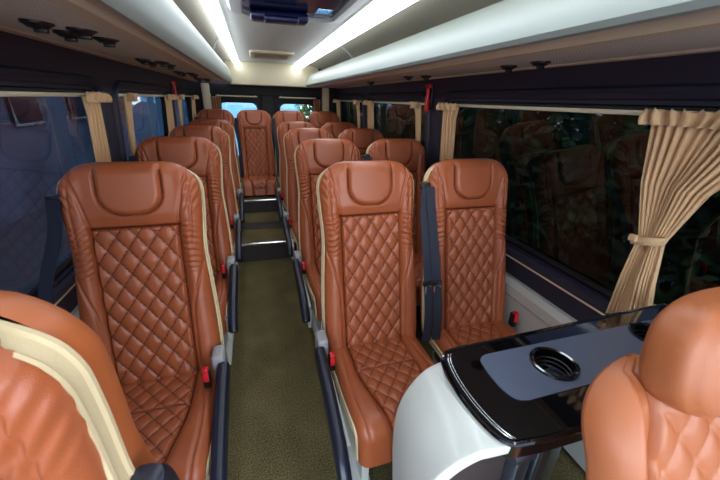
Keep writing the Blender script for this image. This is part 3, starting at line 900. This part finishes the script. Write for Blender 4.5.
def proto(kind):
    """list of (name, mesh, [subparts])"""
    P = [('backrest', MESH['backrest'], [('headrest_pad', MESH['headrest_pad'])]), ('quilted_panel', MESH['quilted_panel'], []),
         ('side_band', MESH['side_band'], []), ('back_shell', MESH['back_shell'], []),
         ('seat_cushion', MESH['seat_cushion'], [('quilted_seat_panel', MESH['quilted_seat_panel']), ('seat_side_band', MESH['band_a']), ('seat_side_band', MESH['band_b'])]),
         ('seat_pan', MESH['seat_pan'], [])]
    if kind == 'rear':
        P[-1] = ('seat_pan', REAR_PAN, [])
        b, r = buckle_meshes(.190); P.append(('buckle', b, [('release_button', r)]))
        for nm, me in belt_meshes(-1, False, .205): P.append((nm, me, []))
        return P
    h0 = {'left': 0, 'aisle': 0, 'window': 0, 'left4': .18, 'aisle4': .18, 'window4': .18}[kind]
    P += [('pedestal', pedestal_mesh(h0, -1), []), ('pedestal', pedestal_mesh(h0, 1), []), ('underframe', underframe_mesh(h0), [])]
    k = kind.rstrip('4')
    if k == 'left':
        am = armrest_meshes(1, .238); P.append(('armrest', am['armrest'], [('hinge_cover', am['hinge_cover'])])); P.append(('side_valance', am['side_valance'], []))
        b, r = buckle_meshes(.186, -.115, .470); P.append(('buckle', b, [('release_button', r)]))
        for nm, me in belt_meshes(-1, False): P.append((nm, me, []))
    elif k == 'aisle':
        am = armrest_meshes(-1, .270); P.append(('armrest', am['armrest'], [('hinge_cover', am['hinge_cover'])])); P.append(('side_valance', am['side_valance'], []))
        b, r = buckle_meshes(-.228, -.115, .440); P.append(('buckle', b, [('release_button', r)]))
    else:
        b, r = buckle_meshes(.215, -.06, .445); P.append(('buckle', b, [('release_button', r)]))
        bl = belt_meshes(-1, True)
        straps = [x for x in bl if x[0] == 'belt_strap']; tg = [x for x in bl if x[0] == 'buckle_tongue']; tp = [x for x in bl if x[0] == 'tongue_plate']
        P.append((bl[0][0], bl[0][1], []))
        for a_ in straps: P.append((a_[0], a_[1], []))
        for a_, b_ in zip(tg, tp): P.append((a_[0], a_[1], [b_]))
    return P

bm = bmesh.new(); add_box(bm, (0, -.205, .31), (.40, .40, .12), .02, 2); add_box(bm, (0, -.19, .258), (.36, .36, .036), .006)
REAR_PAN = bm_mesh('seat_pan', bm, M['plinth'])

def make_seat(kind, loc):
    root = empty('passenger_seat', loc)
    for nm, me, subs in proto(kind):
        o = obj(nm, me, root)
        for sn, sm in subs: obj(sn, sm, o)
    return root
PROTO = {}
def copy_tree(o, parent=None):
    c = o.copy(); COL.objects.link(c); c.parent = parent
    for ch in list(o.children): copy_tree(ch, c)
    return c
def seat(kind, x, y, z, label, group):
    if kind not in PROTO:
        o = make_seat(kind, (x, y, z)); PROTO[kind] = o
    else:
        o = copy_tree(PROTO[kind]); o.location = (x, y, z)
    o.rotation_euler = (0, 0, 0)
    if kind == 'rear': o.scale = (.975, 1, 1)
    if kind.startswith('left'): o.scale = (1.05, 1, 1.012)
    tag(o, label, 'seat', group)
    return o
YR = [.19, 1.20, 2.07, 2.94, 3.83]
G = {'left': 'single seats along the left side', 'aisle': 'seats on the right of the aisle', 'window': 'seats along the right windows', 'rear': 'seats of the rear row'}
s0 = make_seat('left', (-.437, .455, 0)); s0.rotation_euler.z = math.radians(-9); s0.scale = (1.05, 1, 1.012)
tag(s0, 'cognac seat at the bottom left corner, back tilted forward, smooth orange shell showing', 'seat', G['left'])
# this seat stands with its back folded forward and its armrest folded up
def swing(o, piv, a):
    Rm = Matrix.Rotation(a, 3, 'X'); p = Vector(piv)
    o.rotation_euler = (a, 0, 0); o.location = p - Rm @ p
for ch in list(s0.children):
    nm = ch.name.split('.')[0]
    if nm in ('backrest', 'quilted_panel', 'side_band', 'back_shell', 'belt_guide'): swing(ch, (0, 0, .41), math.radians(20))
    if nm == 'belt_strap': bpy.data.objects.remove(ch)
for ch in list(s0.children):
    if ch.name.split('.')[0] == 'armrest': swing(ch, (0, -.06, .452), math.radians(-112)); ch.location.z -= .018; ch.location.x -= .006
nth = {1: 'nearest full', 2: 'second', 3: 'third', 4: 'fourth'}
for k in (1, 2, 3, 4):
    s4 = '4' if k == 4 else ''
    seat('left' + s4, -.445, YR[k], 0, {1: 'quilted cognac seat with large diamonds, nearest whole seat left of the aisle',
        2: 'quilted cognac seat left of the aisle, directly behind the nearest whole left seat',
        3: 'cognac seat left of the aisle, third whole seat back, mostly hidden by the one ahead',
        4: 'cognac seat left of the aisle, just ahead of the rear row, mostly hidden'}[k], G['left'])
    seat('aisle' + s4, .455, YR[k], 0, {1: 'quilted cognac seat right of the aisle behind the white table end',
        2: 'quilted cognac seat right of the aisle, directly behind the one at the white table end',
        3: 'cognac seat right of the aisle, third back from the table, mostly hidden',
        4: 'cognac seat right of the aisle, last before the rear row, mostly hidden'}[k], G['aisle'])
    seat('window' + s4, .962 if k == 1 else .950, YR[k], 0, {1: 'quilted cognac window seat with navy belts hanging at its left, behind the black table',
        2: 'cognac window seat whose dark headrest shows right behind the belted window seat',
        3: 'cognac window seat on the right, third back from the table, only its headrest showing',
        4: 'cognac window seat on the right, last before the rear row, only its top showing'}[k], G['window'])
for x, lab in ((-.455, 'leftmost seat of the rear row, mostly hidden behind the left seats'), (.0, 'quilted cognac rear row seat facing straight down the aisle'),
               (.455, 'rear row seat just right of the aisle, headrest before the right door window'), (.91, 'rightmost seat of the rear row, dark headrest below the right rear pillar')):
    seat('rear', x, 4.60, .09, lab, G['rear'])

# ------------------------------------------------------------------ table
TZ = H - .55
root = empty('side_table', (.75, .44, 0)); tag(root, 'gloss black table with grey inlay and white curved aisle end, under the right window', 'table')
B = Vector(root.location)
def poly_slab(name, outline, z0, z1, m, parent, bevel=.006, seg=3):
    bm = bmesh.new()
    vs = [bm.verts.new((x - B.x, y - B.y, z0)) for x, y in outline]
    f = bm.faces.new(vs)
    r_ = bmesh.ops.extrude_face_region(bm, geom=[f])
    nv = [g for g in r_['geom'] if isinstance(g, bmesh.types.BMVert)]
    for v in nv: v.co.z = z1
    bm.normal_update()
    if bevel:
        es = [e for e in bm.edges if abs(e.verts[0].co.z - e.verts[1].co.z) < 1e-6]
        bmesh.ops.bevel(bm, geom=es, offset=bevel, segments=seg, profile=.5, affect='EDGES')
    return obj(name, bm_mesh(name, bm, m), parent)
leftedge = [Vector(p) for p in ((.395, .553, 0), (.374, .530, 0), (.362, .485, 0), (.358, .43, 0), (.362, .375, 0), (.374, .330, 0), (.392, .312, 0))]
le = [(p.x, p.y) for p in spline(leftedge, 5)]
outline = le + [(.46, .306), (1.155, .306), (1.155, .574), (.60, .560), (.43, .558)]
CUPS = [(.615, .452), (.955, .470)]
def disc(cx, cy, r, n=32): return [(cx + r * math.cos(a), cy + r * math.sin(a)) for a in np.linspace(0, 2 * PI, n, endpoint=False)]
def slab_with_holes(name, outline, holes, z0, z1, m, parent):
    bm = bmesh.new(); es = []
    for lp in [outline] + holes:
        vs = [bm.verts.new((x - B.x, y - B.y, z1)) for x, y in lp]
        es += [bm.edges.new((vs[i], vs[(i + 1) % len(vs)])) for i in range(len(vs))]
    bmesh.ops.triangle_fill(bm, use_beauty=True, edges=es)
    r_ = bmesh.ops.extrude_face_region(bm, geom=bm.faces[:])
    for v in [g for g in r_['geom'] if isinstance(g, bmesh.types.BMVert)]: v.co.z = z0
    return obj(name, bm_mesh(name, bm, m, True, 35), parent)
tt = slab_with_holes('tabletop', outline, [disc(*c, .047) for c in CUPS], TZ - .040, TZ, M['gloss_black'], root)
bm = bmesh.new()
tube(bm, [(x - B.x, y - B.y, TZ - .002) for x, y in outline], .006, 8, True)
obj('rounded_edge', bm_mesh('rounded_edge', bm, M['gloss_black']), tt)
inl = [(p.x, p.y) for p in spline([Vector(p) for p in ((.480, .520, 0), (.458, .508, 0), (.450, .470, 0), (.450, .42, 0), (.462, .392, 0), (.485, .383, 0))], 5)] + [(1.13, .383), (1.13, .522)]
slab_with_holes('inlay', inl, [disc(*c, .047) for c in CUPS], TZ - .001, TZ + .0022, M['inlay'], root)
for (cx, cy) in CUPS:
    bm = bmesh.new()
    prof = [(.053, .0022), (.052, .0075), (.048, .009), (.044, .007), (.041, -.004), (.040, -.050), (.036, -.056), (.001, -.056)]
    rings = []
    for r_, z in prof: rings.append([bm.verts.new((cx - B.x + r_ * math.cos(a), cy - B.y + r_ * math.sin(a), TZ + z)) for a in np.linspace(0, 2 * PI, 40, endpoint=False)])
    for a, b in zip(rings, rings[1:]):
        for k in range(40): bm.faces.new((a[k], a[(k + 1) % 40], b[(k + 1) % 40], b[k]))
    cup = obj('cup_holder', bm_mesh('cup_holder', bm, M['gloss_black']), root)
    bm = bmesh.new()
    for q in (0, 1, 2): tube(bm, [(cx - B.x + .0395 * math.cos(a), cy - B.y + .0395 * math.sin(a), TZ - .012 - .012 * q) for a in np.linspace(0, 2 * PI, 32, endpoint=False)], .0018, 6, True)
    obj('ring', bm_mesh('ring', bm, M['black']), cup)
# fine silver inlay lines following the rounded end
bm = bmesh.new()
for off in (.012, .018):
    ln = [(x + off - B.x, y - B.y, TZ + .0012) for x, y in le[3:-3]]
    tube(bm, ln, .0011, 5)
obj('pinstripe', bm_mesh('pinstripe', bm, M['chrome']), root)
# white moulded end sweeping down to the floor on the aisle side
far = [(.400, .553, -.572), (.345, .552, -.588), (.300, .545, -.625), (.270, .535, -.680), (.258, .520, -.76), (.258, .50, -.88), (.262, .49, -1.05), (.268, .485, -1.42)]
near = [(.395, .314, -.560), (.360, .316, -.558), (.327, .320, -.560), (.285, .322, -.575), (.252, .324, -.603), (.222, .330, -.66), (.215, .345, -.80), (.235, .37, -1.42)]
fs, ns = spline([Vector(p) for p in far], 6), spline([Vector(p) for p in near], 6)
V = []; F = []; nb = 16
for a, b in zip(fs, ns):
    for k in range(nb + 1):
        t = k / nb; p = a.lerp(b, t); p += Vector((-.012, 0, .012)) * math.sin(PI * t) * .8
        V.append((p.x - B.x, p.y - B.y, p.z + H))
for i in range(len(fs) - 1):
    for k in range(nb): q = i * (nb + 1) + k; F.append((q, q + 1, q + nb + 2, q + nb + 1))
o = obj('curved_end', raw_mesh('curved_end', V, F, M['table_white'], True, 60, True), root)
md = o.modifiers.new('thickness', 'SOLIDIFY'); md.thickness = .022; md.offset = -1
md = o.modifiers.new('bev', 'BEVEL'); md.width = .007; md.segments = 3; md.limit_method = 'ANGLE'; md.angle_limit = math.radians(50)
# steel bracket and dark web below the top
bm = bmesh.new(); add_box(bm, Vector((.455, .345, TZ - .15)) - B, (.030, .03, .22), .004); add_box(bm, Vector((.47, .36, TZ - .055)) - B, (.10, .08, .012), .003); add_box(bm, Vector((.485, .34, TZ - .12)) - B, (.012, .03, .14), .003)
add_cyl(bm, Vector((.43, .34, TZ - .09)) - B, Vector((.475, .34, TZ - .09)) - B, .014)
obj('bracket', bm_mesh('bracket', bm, M['steel']), root)
bm = bmesh.new(); add_box(bm, Vector((.64, .44, .24)) - B, (.05, .10, .48), .008); add_box(bm, Vector((.64, .44, .012)) - B, (.16, .18, .024), .006); add_box(bm, Vector((.64, .44, TZ - .24)) - B, (.04, .08, .40), .004)
obj('floor_post', bm_mesh('floor_post', bm, M['steel']), root)
bm = bmesh.new(); add_box(bm, Vector((.44, .445, .44)) - B, (.26, .17, .82), .01); obj('support_box', bm_mesh('support_box', bm, M['riser']), root)

# ------------------------------------------------------------------ front cab seat at the right (separate headrest)
CS = (.698, .040, 0)
root = empty('cab_seat', CS); tag(root, 'tan front seat with separate headrest and quilted centre, cut off at the bottom right corner', 'seat')
ang = math.radians(18)
cEV = np.array([0, math.sin(ang), math.cos(ang)]); cEN = np.array([0, -math.cos(ang), math.sin(ang)]); cO = np.array([0, 0, .46])
def cpos(x, v, d): return cO + x[..., None] * EX + v[..., None] * cEV + d[..., None] * cEN
cVT, cHW, cRT, cQ = .655, .238, .12, .172
va = np.concatenate([np.linspace(-.03, cVT - .06, 130), np.linspace(cVT - .06, cVT - .0004, 40)[1:]])
t = va - (cVT - cRT); hw = np.where(t > 0, cHW - cRT + np.sqrt(np.maximum(cRT ** 2 - np.maximum(t, 0) ** 2, 0)), cHW)
qi = np.minimum(cQ - .03 * sst(.5, .68, va), hw * .86)
s_in = np.linspace(-1, 1, 81); s_out = 1 - (1 - np.linspace(0, 1, 19)[1:]) ** 1.5
X = np.concatenate([-(qi[:, None] + (hw - qi)[:, None] * s_out[None, ::-1]), qi[:, None] * s_in[None], qi[:, None] + (hw - qi)[:, None] * s_out[None]], 1)
VV = np.repeat(va[:, None], X.shape[1], 1); ax = np.abs(X)
hv = (cVT + .3) / 2
e = np.maximum(-rr_sdf(X, VV - (cVT - hv), cHW, hv, cRT), 0); r = .062
d = -np.where(e < r, r - np.sqrt(np.maximum(r * r - (r - e) ** 2, 0)), 0)
Q = qi[:, None]; inq = (ax <= Q + 1e-6) & (VV < .625)
d += np.where(inq, quilt(X, VV, .072, .10, .012) * sst(0, .012, Q - ax) * sst(.625, .61, VV), 0)
d += .022 * sst(-.002, .03, ax - Q) * sst(.63, .50, VV)
d -= .013 * gau(ax - Q, .0045) * sst(.68, .65, VV); d -= .005 * gau(ax - Q - .013, .003) * sst(.68, .65, VV)
d -= .008 * gau(VV - .625, .004) * sst(.0, .004, Q - ax)
P = cpos(X, VV, d)
mq = np.zeros((len(va) - 1, X.shape[1] - 1), bool); mq[((va[:-1] + va[1:]) / 2) < .625, 18:98] = True
bk = obj('backrest', grid_part('backrest', P, ~mq, M['leather_cab']), root)
obj('quilted_panel', grid_part('quilted_panel', P, mq, M['leather_cab']), root)
L = [(X[i, 0], va[i], d[i, 0]) for i in range(0, len(va), 3)] + [(X[-1, j], va[-1], d[-1, j]) for j in range(0, X.shape[1], 3)] + [(X[i, -1], va[i], d[i, -1]) for i in range(len(va) - 1, -1, -3)]
L = np.array(L); n = len(L); d0 = L[:, 2]
sh = []
for tq in np.linspace(0, 1, 12):
    s = math.cos(tq * PI / 2 * .95) ** .5; dd = d0 + .001 - .034 * math.sin(tq * PI / 2)
    sh.append(cpos(L[:, 0] * s, .33 + (L[:, 1] - .33) * s, dd))
V = np.concatenate(sh).tolist(); F = []
for k in range(11):
    for i in range(n): F.append((k * n + i, k * n + (i + 1) % n, (k + 1) * n + (i + 1) % n, (k + 1) * n + i))
F.append(tuple(range(11 * n, 12 * n)))
obj('back_shell', raw_mesh('back_shell', V, F, M['leather_cab'], True, 50, True), root)
# headrest pillow
def pillow(name, c, s, m, parent, p=3.2, rx=0.0, n=48):
    V = []; F = []
    for i in range(n + 1):
        th = PI * i / n
        for j in range(2 * n):
            ph = 2 * PI * j / (2 * n)
            q = Vector((math.sin(th) * math.cos(ph), math.sin(th) * math.sin(ph), math.cos(th)))
            l = (abs(q.x) ** p + abs(q.y) ** p + abs(q.z) ** p) ** (1 / p); q /= l
            q = Vector((q.x * s[0] * (1 - .07 * q.z), q.y * s[1] * (1 - .12 * q.z), q.z * s[2]))
            seam = math.exp(-((abs(q.y) - s[1] * .62) / .004) ** 2) * .0028
            q *= (1 - seam / max(q.length, .05))
            q = Matrix.Rotation(rx, 3, 'X') @ q
            V.append(tuple(q + Vector(c)))
    for i in range(n):
        for j in range(2 * n):
            a = i * 2 * n + j; b = i * 2 * n + (j + 1) % (2 * n)
            F.append((a, b, b + 2 * n, a + 2 * n))
    return obj(name, raw_mesh(name, V, F, m, True, 180, True), parent)
pillow('headrest', (-.016, .200, 1.112), (.148, .056, .092), M['leather_cab'], root, 3.0, -.22)
bm = bmesh.new()
for sx in (-1, 1): tube(bm, [(sx * .06, .225, 1.08), (sx * .06, .220, 1.17)], .007)
obj('headrest_post', bm_mesh('headrest_post', bm, M['chrome']), root)
bm = bmesh.new(); add_box(bm, (0, -.20, .40), (.46, .50, .15), .05, 4); obj('seat_cushion', bm_mesh('seat_cushion', bm, M['leather_cab']), root)
bm = bmesh.new(); add_box(bm, (0, -.18, .165), (.36, .36, .33), .02); obj('pedestal', bm_mesh('pedestal', bm, M['black']), root)

# ------------------------------------------------------------------ outside
bm = bmesh.new(); add_box(bm, (0, 4, -.75), (60, 60, .1)); st('ground', bm_mesh('ground', bm, M['ground'], False))
root = empty('hall_facade', (-4.2, 2.0, -.7)); tag(root, 'blue-grey building front seen through the left windows', 'building')
bm = bmesh.new(); add_box(bm, (-.15, 5, 1.6), (.3, 24, 3.2)); obj('wall', bm_mesh('wall', bm, M['hall_wall'], False), root)
for y in (-3.0, -.9, 1.7, 3.8, 6.4, 8.6, 11.5):
    bm = bmesh.new(); add_box(bm, (.03, y, 2.0), (.08, .9, .9), .01); w_ = obj('window', bm_mesh('window', bm, M['hall_dark']), root)
    bm = bmesh.new(); tube(bm, [(.07, y + a, 2.0 + b) for a, b in ((-.45, -.45), (.45, -.45), (.45, .45), (-.45, .45))], .03, 6, True); obj('window_frame', bm_mesh('window_frame', bm, M['plastic_cream']), w_)
# hedge to the right and bushes behind: a core with leaf cards
def hedge(name, x0, x1, y0, y1, z0, z1, n, label, kind, cat, seed):
    rnd = random.Random(seed); V = []; F = []
    for _ in range(n):
        while True:
            a, b, c = rnd.uniform(-1, 1), rnd.uniform(-1, 1), rnd.uniform(-1, 1)
            if a ** 4 + b ** 4 + c ** 4 < 1: break
        p = Vector(((x0 + x1) / 2 + a * (x1 - x0) / 2, (y0 + y1) / 2 + b * (y1 - y0) / 2, (z0 + z1) / 2 + c * (z1 - z0) / 2))
        u = Vector((rnd.gauss(0, 1), rnd.gauss(0, 1), rnd.gauss(0, 1))).normalized(); w = u.orthogonal().normalized()
        s = rnd.uniform(.05, .11); k = len(V)
        V += [p - u * s, p + w * s * .45, p + u * s, p - w * s * .45]; F.append((k, k + 1, k + 2, k + 3))
    o = obj(name, raw_mesh(name, V, F, M['leaf'], False)); tag(o, label, cat, kind=kind); return o
hedge('hedge', 2.6, 3.8, -1, 8, -.7, 1.9, 26000, 'dark green hedge seen dimly through the right windows', None, 'hedge', 1)
hedge('bush', 1.1, 3.6, 8.6, 10, -.7, 2.3, 7000, 'sunlit green bush seen through the right rear door window', None, 'bush', 2)
root = empty('rear_facade', (-1.0, 12, -.7)); tag(root, 'pale blue wall seen through the left rear door window', 'building')
bm = bmesh.new(); add_box(bm, (0, .15, 1.2), (5, .3, 2.4)); obj('wall', bm_mesh('wall', bm, mat('pale_blue_wall', (150, 200, 226), .8, var=.1, varscale=2), False), root)
bm = bmesh.new(); add_box(bm, (0, .1, 2.44), (5.1, .5, .1), .01); obj('coping', bm_mesh('coping', bm, M['plastic_grey']), root)

# ------------------------------------------------------------------ light: sky through the windscreen, open door and windows
w = bpy.data.worlds.new('sky'); SC.world = w; w.use_nodes = True
nt = w.node_tree; bg = nt.nodes['Background']
tc = nt.nodes.new('ShaderNodeTexCoord'); sp = nt.nodes.new('ShaderNodeSeparateXYZ'); nt.links.new(tc.outputs['Generated'], sp.inputs[0])
rp = nt.nodes.new('ShaderNodeValToRGB'); rp.color_ramp.elements[0].position = .0; rp.color_ramp.elements[1].position = .6
rp.color_ramp.elements[0].color = (.92, .95, 1.0, 1); rp.color_ramp.elements[1].color = (.55, .72, 1.0, 1)
nt.links.new(sp.outputs[2], rp.inputs[0]); nt.links.new(rp.outputs[0], bg.inputs[0])
bg.inputs[1].default_value = 4.5

# ------------------------------------------------------------------ camera
cam = bpy.data.cameras.new('camera'); co = bpy.data.objects.new('camera', cam); link(co)
c = np.array([360., 240.]); f = 337.
def ray(p): return np.array([p[0] - c[0], -(p[1] - c[1]), f])
Yc = ray((252, 97)); Yc /= np.linalg.norm(Yc)
Xc = ray((1540, 136)); Xc -= Yc * (Xc @ Yc); Xc /= np.linalg.norm(Xc)
Zc = np.cross(Xc, Yc)
if Zc[1] < 0: Zc = -Zc
R = np.stack([Xc, Yc, Zc])          # camera (right, up, forward) -> world
rt, up, fw = R[:, 0], R[:, 1], R[:, 2]
Mx = Matrix([[rt[0], up[0], -fw[0], 0], [rt[1], up[1], -fw[1], 0], [rt[2], up[2], -fw[2], H], [0, 0, 0, 1]])
co.matrix_world = Mx
cam.sensor_width = 36; cam.lens = f / 720 * 36; cam.clip_start = .01
cam.dof.use_dof = True; cam.dof.focus_distance = 1.6; cam.dof.aperture_fstop = 7.0
SC.camera = co
vs = SC.view_settings
vs.view_transform = 'Standard'; vs.look = 'None'; vs.gamma = 1; vs.exposure = 0.85
SC.cycles.use_denoising = True
